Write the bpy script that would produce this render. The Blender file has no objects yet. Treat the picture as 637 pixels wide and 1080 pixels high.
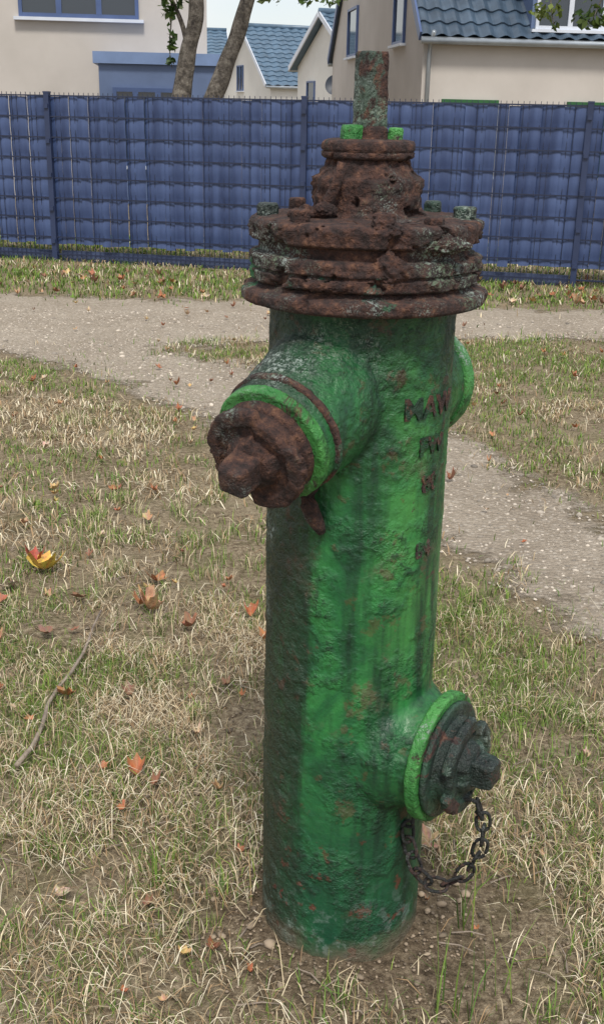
import bpy, math, random
import numpy as np
from mathutils import Vector, Matrix, noise as mn
random.seed(7); rng=np.random.default_rng(7)
scene=bpy.context.scene
scene.view_settings.view_transform='Standard'
scene.view_settings.look='None'
scene.view_settings.exposure=0
col=scene.collection
R=math.radians

# ------------------------------------------------------------------ node helpers
class NT:
    def __init__(s,name):
        s.m=bpy.data.materials.new(name); s.m.use_nodes=True
        s.t=s.m.node_tree; s.b=s.t.nodes['Principled BSDF']; s.out=s.t.nodes['Material Output']
        s.co=s.t.nodes.new('ShaderNodeTexCoord').outputs['Object']
    def put(s,sock,v):
        if hasattr(v,'is_output') or isinstance(v,bpy.types.NodeSocket): s.t.links.new(v,sock)
        elif isinstance(v,(tuple,list)) and len(v)==3 and sock.type=='RGBA': sock.default_value=(*v,1)
        else: sock.default_value=v
    def noise(s,scale,detail=5,rough=.55,co=None,dist=0):
        n=s.t.nodes.new('ShaderNodeTexNoise'); s.put(n.inputs['Vector'],co or s.co)
        n.inputs['Scale'].default_value=scale;n.inputs['Detail'].default_value=detail
        n.inputs['Roughness'].default_value=rough;n.inputs['Distortion'].default_value=dist
        return n.outputs['Fac']
    def voro(s,scale,co=None,feature='F1',out='Distance',rand=1):
        n=s.t.nodes.new('ShaderNodeTexVoronoi'); n.feature=feature
        s.put(n.inputs['Vector'],co or s.co); n.inputs['Scale'].default_value=scale
        n.inputs['Randomness'].default_value=rand
        return n.outputs[out]
    def math(s,op,a,b=0.,c=None,clamp=False):
        n=s.t.nodes.new('ShaderNodeMath'); n.operation=op; n.use_clamp=clamp
        s.put(n.inputs[0],a); s.put(n.inputs[1],b)
        if c is not None: s.put(n.inputs[2],c)
        return n.outputs[0]
    def mapr(s,v,a,b,c=0.,d=1.):
        n=s.t.nodes.new('ShaderNodeMapRange'); s.put(n.inputs[0],v)
        for i,x in enumerate((a,b,c,d)): n.inputs[i+1].default_value=x
        return n.outputs[0]
    def mix(s,f,a,b,mode='MIX'):
        n=s.t.nodes.new('ShaderNodeMix'); n.data_type='RGBA'; n.blend_type=mode
        s.put(n.inputs[0],f); s.put(n.inputs[6],a); s.put(n.inputs[7],b)
        return n.outputs[2]
    def ramp(s,f,stops):
        n=s.t.nodes.new('ShaderNodeValToRGB'); s.put(n.inputs[0],f); e=n.color_ramp.elements
        while len(e)<len(stops): e.new(.5)
        for el,(p,c) in zip(e,stops): el.position=p; el.color=(*c,1)
        return n.outputs[0]
    def xyz(s):
        n=s.t.nodes.new('ShaderNodeSeparateXYZ'); s.put(n.inputs[0],s.co); return n.outputs
    def attr(s,name,out='Color'):
        n=s.t.nodes.new('ShaderNodeAttribute'); n.attribute_name=name; return n.outputs[out]
    def bump(s,h,strength=.5,dist=.01,normal=None):
        n=s.t.nodes.new('ShaderNodeBump'); s.put(n.inputs['Height'],h)
        n.inputs['Strength'].default_value=strength; n.inputs['Distance'].default_value=dist
        if normal: s.put(n.inputs['Normal'],normal)
        return n.outputs[0]
    def warp(s,amt,scale):
        n=s.t.nodes.new('ShaderNodeTexNoise'); s.put(n.inputs['Vector'],s.co); n.inputs['Scale'].default_value=scale; n.inputs['Detail'].default_value=1
        v=s.t.nodes.new('ShaderNodeVectorMath'); v.operation='SCALE'; s.put(v.inputs[0],n.outputs['Color']); v.inputs['Scale'].default_value=amt
        a=s.t.nodes.new('ShaderNodeVectorMath'); a.operation='ADD'; s.put(a.inputs[0],s.co); s.put(a.inputs[1],v.outputs[0]); return a.outputs[0]
    def set(s,**k):
        for a,v in k.items(): s.put(s.b.inputs[a.replace('_',' ')],v)
        return s.m

def mat_simple(name,c,rough=.7,var=.25,scale=3,bump=0,bscale=60,metal=0):
    t=NT(name)
    n=t.noise(scale,4,.6)
    lo=tuple(x*(1-var) for x in c); hi=tuple(min(1,x*(1+var)) for x in c)
    t.set(Base_Color=t.ramp(n,[(.3,lo),(.7,hi)]),Roughness=rough,Metallic=metal)
    if bump: t.set(Normal=t.bump(t.noise(bscale,4),bump,.01))
    return t.m

def hyd_mat(name,rust=0.,lichen=.5,cols=((.007,.048,.022),(.014,.118,.036),(.032,.215,.050)),glaze=.34,body=False):
    """old enamel over cast iron. rust: 0 none .. 1 all"""
    t=NT(name); X,Y,Z=t.xyz()
    n1=t.noise(6,5,.66,dist=.5)
    paint=t.ramp(n1,[(.36,cols[0]),(.47,cols[1]),(.60,cols[2])])
    fine=t.noise(60,4,.75)
    cl=t.noise(9,4,.6)
    n12=t.noise(12,5,.7)
    n12c=t.math('SUBTRACT',n12,.5)
    grain=None
    if body:
        lit_green=t.math('MULTIPLY',t.mapr(Z,.50,.75,0,1),t.mapr(X,.0,.08,0,1))  # upper right side: mostly light painted in as brighter green, partly own colour
        lit_green=t.math('MULTIPLY',lit_green,t.mapr(t.noise(8,4,.7),.38,.54,0,1))
        paint=t.mix(t.math('MULTIPLY',lit_green,.8),paint,(.060,.25,.055))
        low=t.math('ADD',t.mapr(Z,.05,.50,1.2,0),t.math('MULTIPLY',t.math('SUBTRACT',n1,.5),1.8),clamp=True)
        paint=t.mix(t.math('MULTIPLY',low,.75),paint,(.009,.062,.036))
        mp=t.t.nodes.new('ShaderNodeMapping'); t.put(mp.inputs[0],t.co); mp.inputs['Scale'].default_value=(14,14,1.6)
        st=t.noise(1.,4,.65,co=mp.outputs[0])
        paint=t.mix(t.mapr(st,.47,.62,0,.85),paint,(.005,.028,.016))
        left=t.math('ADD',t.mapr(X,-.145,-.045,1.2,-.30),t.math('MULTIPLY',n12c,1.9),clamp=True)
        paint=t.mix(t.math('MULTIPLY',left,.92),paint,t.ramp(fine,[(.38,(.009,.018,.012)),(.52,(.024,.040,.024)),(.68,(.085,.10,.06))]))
        hi=t.math('ADD',t.mapr(Z,.85,1.22,-.25,1.0),t.math('MULTIPLY',n12c,2.4),clamp=True)
        paint=t.mix(t.math('MULTIPLY',hi,.7),paint,(.009,.034,.020))
        grain=t.math('MAXIMUM',left,t.math('MAXIMUM',hi,t.mapr(cl,.48,.60,.08,.9)),clamp=True)
        paint=t.mix(t.math('MULTIPLY',t.mapr(fine,.50,.60,.0,.8),grain),paint,(.004,.018,.010))
    else:
        paint=t.mix(t.mapr(fine,.52,.66,.0,.75),paint,tuple(x*.22 for x in cols[1]))
    if body:
        red=t.math('MULTIPLY',t.mapr(t.noise(24,4,.65),.60,.635,0,1),t.mapr(Z,.0,.35,1.1,.30))
        paint=t.mix(t.math('MULTIPLY',red,.9,clamp=True),paint,(.13,.028,.02))
        chalk=t.math('MULTIPLY',t.mapr(t.noise(30,5,.7),.53,.60,0,1),t.mapr(Z,.06,.20,1,0),clamp=True)
        paint=t.mix(t.math('MULTIPLY',chalk,.55),paint,(.17,.24,.21))
        soil=t.math('ADD',t.mapr(Z,.015,.09,1.1,-.2),t.math('MULTIPLY',n12c,2.6),clamp=True)
        paint=t.mix(t.math('MULTIPLY',soil,.85),paint,(.15,.12,.085))
    rn=t.noise(13,6,.72,dist=.6)
    th=.70-rust*.52
    rmask=t.mapr(rn,th-.015,th+.03,0,1)
    rr=t.noise(46,5,.75)
    rustc=t.ramp(rr,[(.30,(.012,.009,.009)),(.44,(.040,.024,.022)),(.55,(.080,.040,.031)),(.68,(.18,.090,.055))])
    rustc=t.mix(t.mapr(cl,.5,.65,0,.6),rustc,(.043,.037,.037))
    c=t.mix(rmask,paint,rustc)
    wp=t.warp(.014,60)
    v=t.voro(300,co=wp); v2=t.voro(105,co=wp)
    lc0=cl
    if body:
        w=t.math('ADD',t.math('MULTIPLY',t.mapr(Z,.62,1.15,0,1),t.mapr(X,-.02,.10,1,.6)),t.mapr(X,-.155,-.07,.9,0),clamp=True)
        lc0=t.math('MULTIPLY',cl,w)
    lc0=t.math('ADD',lc0,t.math('MULTIPLY',n12c,.35))
    lm=t.math('MULTIPLY',t.mapr(v,.46,.30,0,.8),t.mapr(lc0,.64-lichen*.22,.76-lichen*.22,0,1))
    lm2=t.math('MULTIPLY',t.mapr(v2,.42,.26,0,1),t.mapr(lc0,.70-lichen*.22,.75-lichen*.22,0,1))
    lm=t.math('MAXIMUM',lm,lm2)
    lc=t.mix(t.mapr(rn,.45,.58,0,1),(.34,.40,.37),(.15,.21,.14))
    c=t.mix(t.math('MULTIPLY',lm,.8),c,lc)
    rough=t.math('ADD',t.math('MULTIPLY',rmask,.4),t.math('ADD',t.mapr(fine,.4,.65,glaze,glaze+.3),t.math('MULTIPLY',lm,.3)),clamp=True)
    if body:
        h=t.math('MULTIPLY',fine,t.mapr(grain,0,1,.15,1.0))
        nb=t.bump(h,1.,.010)
    else:
        h=t.math('ADD',t.math('MULTIPLY',fine,.8),t.math('MULTIPLY',rr,.4+rust*.8))
        nb=t.bump(h,1.,.011)
    t.set(Base_Color=c,Roughness=rough,Normal=nb)
    t.b.inputs['Specular IOR Level'].default_value=.5
    return t.m

# ------------------------------------------------------------------ mesh helpers
def obj(name,verts,faces,mat=None,smooth=False,parent=None,keep=False):
    me=bpy.data.meshes.new(name); me.from_pydata([tuple(v) for v in verts],[],faces); me.update()
    o=bpy.data.objects.new(name,me); col.objects.link(o)
    if mat: me.materials.append(mat)
    if smooth: me.polygons.foreach_set('use_smooth',[True]*len(me.polygons))
    if parent is not None:
        o.parent=parent
        if not keep: o.matrix_parent_inverse=Matrix.Translation(parent.location).inverted()
    return o
def empty(name,loc=(0,0,0)):
    e=bpy.data.objects.new(name,None); e.location=loc; e.empty_display_size=.2; col.objects.link(e); return e
class MB:
    def __init__(s): s.v=[];s.f=[]
    def box(s,c,hx,hy,hz):
        c=Vector(c);hx=Vector(hx);hy=Vector(hy);hz=Vector(hz);b=len(s.v)
        for k in (-1,1):
            for j in (-1,1):
                for i in (-1,1): s.v.append(c+hx*i+hy*j+hz*k)
        for q in ((0,2,3,1),(4,5,7,6),(0,1,5,4),(2,6,7,3),(0,4,6,2),(1,3,7,5)): s.f.append([b+i for i in q])
    def tube(s,pts,rad,seg=8,cap=True):
        b=len(s.v);n=len(pts);pts=[Vector(p) for p in pts]
        ref=Vector((0,0,1))
        for i,p in enumerate(pts):
            d=(pts[min(i+1,n-1)]-pts[max(i-1,0)]).normalized()
            r0=ref if abs(d.dot(ref))<.9 else Vector((1,0,0))
            a=d.cross(r0).normalized(); c=d.cross(a)
            r=rad[i] if hasattr(rad,'__len__') else rad
            for k in range(seg):
                t=2*math.pi*k/seg; s.v.append(p+a*math.cos(t)*r+c*math.sin(t)*r)
        for i in range(n-1):
            for k in range(seg):
                k2=(k+1)%seg; s.f.append([b+i*seg+k,b+i*seg+k2,b+(i+1)*seg+k2,b+(i+1)*seg+k])
        if cap:
            s.f.append([b+k for k in range(seg)][::-1]); s.f.append([b+(n-1)*seg+k for k in range(seg)])
    def obj(s,name,mat,smooth=False,parent=None,keep=False): return obj(name,s.v,s.f,mat,smooth,parent,keep)

def fb(p,sc,oct=4,g=.55):
    v=0;a=1;t=0
    for i in range(oct):
        v+=a*mn.noise(Vector((p[0]*sc+i*13.1,p[1]*sc-i*7.7,p[2]*sc+i*3.3)));t+=a;a*=g;sc*=2.1
    return v/t
def flake(p,sc):
    a=fb(p,sc,4,.6)*5; f=math.floor(a); r=a-f
    return (f+min(1,r*4))/5
def lathe(name,prof,mat,parent,origin=(0,0,0),axis=(0,0,1),segs=96,step=.004,mod=None,amp=0,ns=30,chips=0,rot=0,fl=0):
    ax=Vector(axis).normalized(); ref=Vector((0,0,1)) if abs(ax.z)<.9 else Vector((1,0,0))
    a=ref.cross(ax).normalized(); b=ax.cross(a); o=Vector(origin)
    P=[]
    for i in range(len(prof)-1):
        (s0,r0),(s1,r1)=prof[i],prof[i+1]
        n=max(1,int(math.hypot(s1-s0,r1-r0)/step))
        for k in range(n): P.append((s0+(s1-s0)*k/n,r0+(r1-r0)*k/n))
    P.append(prof[-1])
    V=[];F=[]
    for (s,r) in P:
        for k in range(segs):
            t=2*math.pi*k/segs+rot
            rr=r*(mod(t-rot,s) if mod else 1)
            p=o+ax*s+a*math.cos(t)*rr+b*math.sin(t)*rr
            if amp and r>1e-4:
                d=fb(p,ns,4,.65)*amp*2
                if fl: d+=flake(p+Vector((3,3,3)),ns*.9)*fl
                if chips:
                    c=fb(p+Vector((5,5,5)),ns*.45,4,.6)
                    if c>.14: d-= min((c-.14)*chips*3,chips*.22)
                rad=(p-(o+ax*s)).normalized()
                p=p+rad*d+ax*(fb(p+Vector((9,1,4)),ns*1.3,4,.65)*amp)
            V.append(p)
    for i in range(len(P)-1):
        for k in range(segs):
            k2=(k+1)%segs
            F.append([i*segs+k,i*segs+k2,(i+1)*segs+k2,(i+1)*segs+k])
    F.append([k for k in range(segs)][::-1]); F.append([(len(P)-1)*segs+k for k in range(segs)])
    return obj(name,V,F,mat,True,parent,True)
sq=lambda t,s: 1/max(abs(math.cos(t)),abs(math.sin(t)))
def hexm(t,s):
    t=(t%(math.pi/3))-math.pi/6
    return 1/math.cos(t)*.93

# ------------------------------------------------------------------ camera, light
cam=bpy.data.cameras.new('camera'); co=bpy.data.objects.new('camera',cam); col.objects.link(co)
co.matrix_world=Matrix.Translation((0,0,1.5))@Matrix.Rotation(R(90-20.28),4,'X')@Matrix.Rotation(R(1.2),4,'Z')
cam.sensor_fit='VERTICAL'; cam.sensor_height=36; cam.sensor_width=36; cam.lens=1150/1080*36
cam.clip_start=.05; cam.clip_end=2000
scene.camera=co
E=R(56); az=R(174)
sd=Vector((math.sin(az)*math.cos(E),math.cos(az)*math.cos(E),math.sin(E)))
sl=bpy.data.lights.new('sun','SUN'); sl.energy=2.9; sl.angle=R(12); sl.color=(1,.95,.86)
so=bpy.data.objects.new('sun',sl); so.rotation_euler=sd.to_track_quat('Z','Y').to_euler(); so.location=(3,-5,12); col.objects.link(so)
w=bpy.data.worlds.new('World'); scene.world=w; w.use_nodes=True
nt=w.node_tree; sky=nt.nodes.new('ShaderNodeTexSky'); sky.sky_type='NISHITA'; sky.sun_disc=False
sky.sun_elevation=E; sky.sun_rotation=az; sky.air_density=1.; sky.dust_density=1.2; sky.ozone_density=1
tc=nt.nodes.new('ShaderNodeTexCoord'); mpn=nt.nodes.new('ShaderNodeMapping'); mpn.inputs['Scale'].default_value=(1,1,3)
cn=nt.nodes.new('ShaderNodeTexNoise'); cn.inputs['Scale'].default_value=2.2; cn.inputs['Detail'].default_value=7
cr=nt.nodes.new('ShaderNodeMapRange'); cr.inputs[1].default_value=.35; cr.inputs[2].default_value=.62; cr.inputs[3].default_value=.5; cr.inputs[4].default_value=.92
mxw=nt.nodes.new('ShaderNodeMix'); mxw.data_type='RGBA'; mxw.inputs[7].default_value=(6.4,6.4,6.45,1)
nt.links.new(tc.outputs['Generated'],mpn.inputs[0]); nt.links.new(mpn.outputs[0],cn.inputs[0]); nt.links.new(cn.outputs[0],cr.inputs[0]); nt.links.new(cr.outputs[0],mxw.inputs[0])
nt.links.new(sky.outputs[0],mxw.inputs[6]); nt.links.new(mxw.outputs[2],nt.nodes['Background'].inputs[0]); nt.nodes['Background'].inputs[1].default_value=.15

# ------------------------------------------------------------------ 2-D noise + path shape
_h=rng.random((512,512))
def vn(x,y,sc,seed=0):
    x=np.asarray(x)*sc+seed*17.3+200; y=np.asarray(y)*sc+seed*9.1+200
    xi=np.floor(x).astype(int); yi=np.floor(y).astype(int); fx=x-xi; fy=y-yi
    fx=fx*fx*(3-2*fx); fy=fy*fy*(3-2*fy)
    g=lambda i,j:_h[(xi+i)%512,(yi+j)%512]
    return (g(0,0)*(1-fx)+g(1,0)*fx)*(1-fy)+(g(0,1)*(1-fx)+g(1,1)*fx)*fy
def fbm(x,y,sc,seed=0,o=4):
    v=0;a=1;t=0
    for i in range(o): v=v+a*vn(x,y,sc*2**i,seed+i*3);t+=a;a*=.5
    return v/t
PATH=[(-40,10),(-2.6,9.15),(2.4,8.95),(40,7.6),(40,5.6),(2.1,7.6),(1.2,7.65),(-.2,7.4),(-.95,7.1),(-.25,6.65),
 (.70,5.36),(1.15,4.15),(1.9,2.6),(2.8,0),(2.9,-6),(1.7,-6),(1.5,.8),(.95,2.84),(.55,3.6),(.05,4.6),(-.51,5.35),(-1.2,6.25),(-1.95,6.88),(-6,7.6),(-40,7.8)]
def psd(x,y):
    x=np.asarray(x,float);y=np.asarray(y,float)
    d=np.full(x.shape,1e9); ins=np.zeros(x.shape,bool); n=len(PATH)
    for i in range(n):
        ax,ay=PATH[i];bx,by=PATH[(i+1)%n]
        ex,ey=bx-ax,by-ay
        t=np.clip(((x-ax)*ex+(y-ay)*ey)/(ex*ex+ey*ey),0,1)
        d=np.minimum(d,np.hypot(x-ax-t*ex,y-ay-t*ey))
        c=((ay>y)!=(by>y))&(x<(ex)*(y-ay)/(ey if ey else 1e-9)+ax)
        ins^=c
    return np.where(ins,d,-d)
HX,HY=.09,1.755
def gz(x,y):
    s=psd(x,y); k=np.clip(-s*3,0,1)
    near=np.exp(-((x)**2+(y-4)**2)/80)
    z=(fbm(x,y,1.3,1)-.5)*.05+(fbm(x,y,9,5,3)-.5)*.028*k
    z=z*near
    d=np.hypot(x-HX,y-HY)
    z=z*np.clip((d-.1)/.5,0,1)+(.026+.024*(fbm(x,y,11,61,2)-.5))*np.exp(-((d-.14)/.10)**2)
    return z

# ------------------------------------------------------------------ ground sheet
xs=np.unique(np.round(np.concatenate([-np.geomspace(4,400,28),np.arange(-4,4.6,.045),np.geomspace(4.6,400,28)]),4))
ys=np.unique(np.round(np.concatenate([-np.geomspace(.6,300,20)+1,np.arange(.5,11,.045),np.geomspace(11.05,700,50)]),4))
GX,GY=np.meshgrid(xs,ys); GZ=gz(GX,GY); SDm=psd(GX,GY)
nx,ny=len(xs),len(ys)
idx=np.arange(nx*ny).reshape(ny,nx)
quads=np.stack([idx[:-1,:-1],idx[:-1,1:],idx[1:,1:],idx[1:,:-1]],-1).reshape(-1,4)
def npmesh(name,V,F,mat,cols=None,smooth=True,parent=None):
    V=np.asarray(V,np.float32);F=np.asarray(F)
    me=bpy.data.meshes.new(name); me.vertices.add(len(V)); me.vertices.foreach_set('co',V.ravel())
    k=F.shape[1]; me.loops.add(F.size); me.loops.foreach_set('vertex_index',F.ravel().astype(np.int32))
    me.polygons.add(len(F)); me.polygons.foreach_set('loop_start',np.arange(0,F.size,k,dtype=np.int32))
    me.polygons.foreach_set('loop_total',np.full(len(F),k,np.int32))
    me.update(calc_edges=True)
    if smooth: me.polygons.foreach_set('use_smooth',np.ones(len(F),bool))
    if cols is not None:
        a=me.color_attributes.new('col','FLOAT_COLOR','POINT'); c=np.ones((len(V),4),np.float32); c[:,:3]=cols; a.data.foreach_set('color',c.ravel())
    me.materials.append(mat); o=bpy.data.objects.new(name,me); col.objects.link(o)
    if parent: o.parent=parent
    return o
t=NT('dry_soil'); gX,gY,gZ=t.xyz()
a=t.noise(1.6,4,.65); b=t.noise(55,5,.8); c=t.noise(7,4,.6)
base=t.ramp(b,[(.30,(.065,.047,.032)),(.44,(.19,.145,.095)),(.56,(.34,.275,.185)),(.70,(.56,.47,.34))])
base=t.mix(t.mapr(c,.50,.68,0,.4),base,(.13,.15,.05))
base=t.mix(t.mapr(a,.45,.62,0,.45),base,(.38,.315,.215))
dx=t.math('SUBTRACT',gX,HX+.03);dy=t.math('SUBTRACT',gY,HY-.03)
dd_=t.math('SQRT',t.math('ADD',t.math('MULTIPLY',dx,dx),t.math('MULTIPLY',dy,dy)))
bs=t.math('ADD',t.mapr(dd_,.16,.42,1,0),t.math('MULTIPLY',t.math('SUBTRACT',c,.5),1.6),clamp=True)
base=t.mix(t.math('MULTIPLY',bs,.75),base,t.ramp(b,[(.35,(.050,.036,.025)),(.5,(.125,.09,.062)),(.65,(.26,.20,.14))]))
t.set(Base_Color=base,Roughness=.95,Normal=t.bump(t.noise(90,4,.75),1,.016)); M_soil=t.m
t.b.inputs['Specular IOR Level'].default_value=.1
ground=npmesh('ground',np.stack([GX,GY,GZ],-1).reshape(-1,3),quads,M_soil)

t=NT('path_gravel')
ed=t.attr('edge','Fac')
f=t.math('ADD',ed,t.math('MULTIPLY',t.math('SUBTRACT',t.noise(3.,6,.75),.5),1.1))
al=t.mapr(f,-.03,.12,0,1)
gr=t.voro(60,out='Color'); gv=t.voro(60); fine=t.noise(130,4,.75)
sep=t.t.nodes.new('ShaderNodeSeparateColor'); t.put(sep.inputs[0],gr)
cc=t.ramp(sep.outputs[0],[(0,(.18,.15,.115)),(.4,(.34,.285,.225)),(.75,(.50,.43,.35)),(1,(.68,.62,.54))])
cc=t.mix(t.mapr(gv,.3,.6,0,.6),cc,(.22,.17,.125))
cc=t.mix(.45,cc,t.ramp(t.noise(1.8,6,.75),[(.3,(.29,.235,.175)),(.5,(.48,.41,.325)),(.7,(.64,.565,.465))]))
cc=t.mix(t.mapr(fine,.3,.7,.0,.35),cc,(.55,.48,.39))
t.set(Base_Color=cc,Roughness=.93,Alpha=al,Normal=t.bump(t.math('ADD',t.math('MULTIPLY',gv,-1.),fine),1.,.012)); M_path=t.m
t.b.inputs['Specular IOR Level'].default_value=.12
qs=quads[(SDm.ravel()[quads]>-.45).any(1)]
used,inv=np.unique(qs,return_inverse=True)
PV=np.stack([GX,GY,GZ+.005],-1).reshape(-1,3)[used]
path=npmesh('gravel_path',PV,inv.reshape(-1,4),M_path)
ea=path.data.attributes.new('edge','FLOAT','POINT'); ea.data.foreach_set('value',SDm.ravel()[used].astype(np.float32))

# ------------------------------------------------------------------ grass
t=NT('grass_blades')
cA=t.attr('col'); t.set(Base_Color=cA,Roughness=.7); t.b.inputs['Specular IOR Level'].default_value=.25; M_grass=t.m
straw=np.array([(.56,.46,.30),(.68,.58,.40),(.42,.325,.20),(.78,.70,.53),(.28,.19,.11),(.36,.24,.13)])
green=np.array([(.14,.22,.045),(.09,.17,.035),(.22,.30,.06),(.15,.26,.04)])
def blades(x,y,h,wd,lean,az,colr,curve=.6,z0=0.):
    n=len(x); z=gz(x,y)+z0
    dx,dy=np.cos(az),np.sin(az); px,py=-dy,dx
    tilt=lean; up1=np.cos(tilt*.6);o1=np.sin(tilt*.6); t2=tilt*(1+curve); up2=np.cos(t2);o2=np.sin(t2)
    m=h*.5
    p0=np.stack([x,y,z-.003],-1); p1=p0+np.stack([dx*o1*m,dy*o1*m,up1*m],-1); p2=p1+np.stack([dx*o2*m,dy*o2*m,np.maximum(up2,-.15)*m],-1)
    p2[:,2]=np.maximum(p2[:,2],z+.003)
    s=np.stack([px,py,np.zeros(n)],-1)*wd[:,None]*.5
    V=np.stack([p0-s,p0+s,p1-s*.85,p1+s*.85,p2],1).reshape(-1,3)
    b=np.arange(n)[:,None]*5
    F=np.concatenate([b+np.array([0,1,3]),b+np.array([0,3,2]),b+np.array([2,3,4])],0)
    shade=np.array([.75,.75,1,1,1.1]); C=(colr[:,None,:]*shade[None,:,None]).reshape(-1,3)
    return V,F,C
def zone(n,y0,y1,hs,ws,dens=1,flat=.4,xw=.42,xo=.7):
    y=np.sqrt(rng.random(n)*(y1**2-y0**2)+y0**2); x=(rng.random(n)*2-1)*(xw*y+xo)
    s=psd(x,y); e=(fbm(x,y,3.2,8)-.5)*.9
    keep=(s+e<-.02)|((rng.random(n)<.22*np.exp(-np.maximum(s,0)/.16)))
    dn=fbm(x,y,2.3,21); dn2=fbm(x,y,7,23)
    pk=np.clip((dn*.55+dn2*.45-.385)*6.5,.06,1)
    pk=np.where(y>8.6,np.maximum(pk,.6),pk)
    keep&=(rng.random(n)<pk)
    dh=np.hypot(x-HX-.03,y-HY+.03)
    keep&=(np.hypot(x-HX,y-HY)>.165)&(rng.random(n)<np.clip((dh-.12)/.32,.10,1))
    x=x[keep];y=y[keep];n=len(x)
    g=fbm(x,y,1.1,31)*.6+fbm(x,y,5,37)*.4
    pg=np.clip((g-.45)*6.5,.05,.75)
    pg=np.where(y>8.6,np.clip(pg+.4,0,.9),pg)
    pg=np.where((np.abs(psd(x,y))<.35)&(y>2),np.clip(pg+.28,0,.85),pg)
    pg=np.where((x>.25)&(y>2),np.clip(pg+.15,0,.85),pg)
    pg=np.where((y<2.2),pg*.6,pg)
    isg=rng.random(n)<pg
    c=np.where(isg[:,None],green[rng.integers(0,len(green),n)],straw[rng.integers(0,len(straw),n)])
    c=c*(.75+.5*rng.random((n,1)))
    fl=(~isg)&(rng.random(n)<flat)
    h=np.where(fl,rng.uniform(.8,2.0,n),rng.uniform(.5,1.25,n))*hs*(.6+.8*fbm(x,y,2.,44))
    lean=np.where(fl,rng.uniform(1.15,1.55,n),rng.uniform(.1,.95,n))
    return blades(x,y,h,ws*rng.uniform(.6,1.3,n),lean,rng.random(n)*6.283,c,z0=np.where(fl,rng.uniform(.002,.015,n),0))
def tufts(pts,n,h,wd,colset,spread=.03,lean=(.1,.8)):
    Vs=[];off=0;Fs=[];Cs=[]
    for (x,y) in pts:
        k=n; r=rng.normal(0,spread,(k,2))
        c=colset[rng.integers(0,len(colset),k)]*(.7+.6*rng.random((k,1)))
        V,F,C=blades(x+r[:,0],y+r[:,1],h*rng.uniform(.4,1.1,k),wd*rng.uniform(.6,1.2,k),rng.uniform(*lean,k),rng.random(k)*6.283,c,curve=.9)
        Vs.append(V);Fs.append(F+off);Cs.append(C);off+=len(V)
    return np.concatenate(Vs),np.concatenate(Fs),np.concatenate(Cs)
parts=[zone(110000,.9,3.2,.038,.0020,flat=.65),zone(100000,3.2,7.8,.048,.0042,flat=.45),zone(60000,7.6,13.5,.065,.009,flat=.2,xw=.32,xo=1.0),
       zone(30000,.3,3.4,.07,.0014,flat=.92)]
tp=[]
for (x,y,n) in [(.72,2.2,6),(.62,2.35,6),(.52,2.5,6),(.38,1.62,3),(-.38,1.98,4),(-.2,1.75,2),(.45,3.1,10),(.75,2.75,8),(-.7,3.9,12),(-.2,4.2,9),(-.55,3.2,9),(.8,2.0,5),(-.12,2.3,3),(-1.1,5.2,8),(.2,1.45,2),(.55,1.75,4),(-.45,2.7,8),(-.75,2.55,5),(-.3,3.6,8),(.65,1.9,4),(-.5,1.6,3),(-.85,3.5,7)]:
    for k in range(n): tp.append((x+rng.normal(0,.12),y+rng.normal(0,.12)))
tp=[p for p in tp if math.hypot(p[0]-HX,p[1]-HY)>.22 and psd(*p)<.05]
parts.append(tufts(tp,34,.080,.0026,np.concatenate([green,straw[:2]]),.024))
tp2=[(x,y) for x,y in zip(rng.uniform(-1.5,1.5,260),rng.uniform(1.4,5.5,260)) if psd(x,y)<-.05 and math.hypot(x-HX,y-HY)>.28]
parts.append(tufts(tp2,26,.075,.0022,np.concatenate([straw,green[:2]]),.022))
parts.append(tufts([(.33,1.72),(.37,1.56),(.31,1.5),(-.28,1.82),(.26,1.52)],7,.20,.0034,green,.015,(.05,.55)))
off=0;VV=[];FF=[];CC=[]
for V,F,C in parts: VV.append(V);FF.append(F+off);CC.append(C);off+=len(V)
npmesh('grass',np.concatenate(VV),np.concatenate(FF),M_grass,np.concatenate(CC),smooth=False)

# ------------------------------------------------------------------ loose stones
t=NT('stones'); t.set(Base_Color=t.attr('col'),Roughness=.9); M_st=t.m
import bmesh
bm=bmesh.new(); bmesh.ops.create_icosphere(bm,subdivisions=1,radius=1); IV=np.array([v.co[:] for v in bm.verts]); IF=np.array([[v.index for v in f.verts] for f in bm.faces]); bm.free()
def stones(name,x,y,r,cols):
    n=len(x); sc=rng.uniform(.6,1.3,(n,1,3))*r[:,None,None]; sc[:,:,2]*=.6
    V=IV[None]*sc*(1+.25*rng.normal(0,.6,(n,len(IV),1)).clip(-1,1)); a=rng.random(n)*6.28
    c,s=np.cos(a)[:,None],np.sin(a)[:,None]
    X=V[:,:,0]*c-V[:,:,1]*s+x[:,None];Y=V[:,:,0]*s+V[:,:,1]*c+y[:,None];Z=V[:,:,2]+(gz(x,y)+.004+r*.1)[:,None]
    F=(IF[None]+(np.arange(n)*len(IV))[:,None,None]).reshape(-1,3)
    npmesh(name,np.stack([X,Y,Z],-1).reshape(-1,3),F,M_st,np.repeat(cols,len(IV),0),smooth=False)
n=34000; y=rng.uniform(1.2,8.5,n); x=rng.uniform(-3,3.2,n); k=psd(x,y)>-.02
x,y=x[k],y[k]; n=len(x)
g=rng.random((n,1)); cs=(.20+.44*g)*np.array([1,.88,.74])*rng.uniform(.8,1.15,(n,1))
stones('path_pebbles',x,y,rng.uniform(.0025,.0085,n)*(1+(rng.random(n)<.05)*1.1),cs)
n=6000; y=rng.uniform(1.3,3.2,n); x=rng.uniform(-1.2,1.2,n); k=(psd(x,y)<0)&(np.hypot(x-HX,y-HY)>.17); x,y=x[k],y[k]
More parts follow.
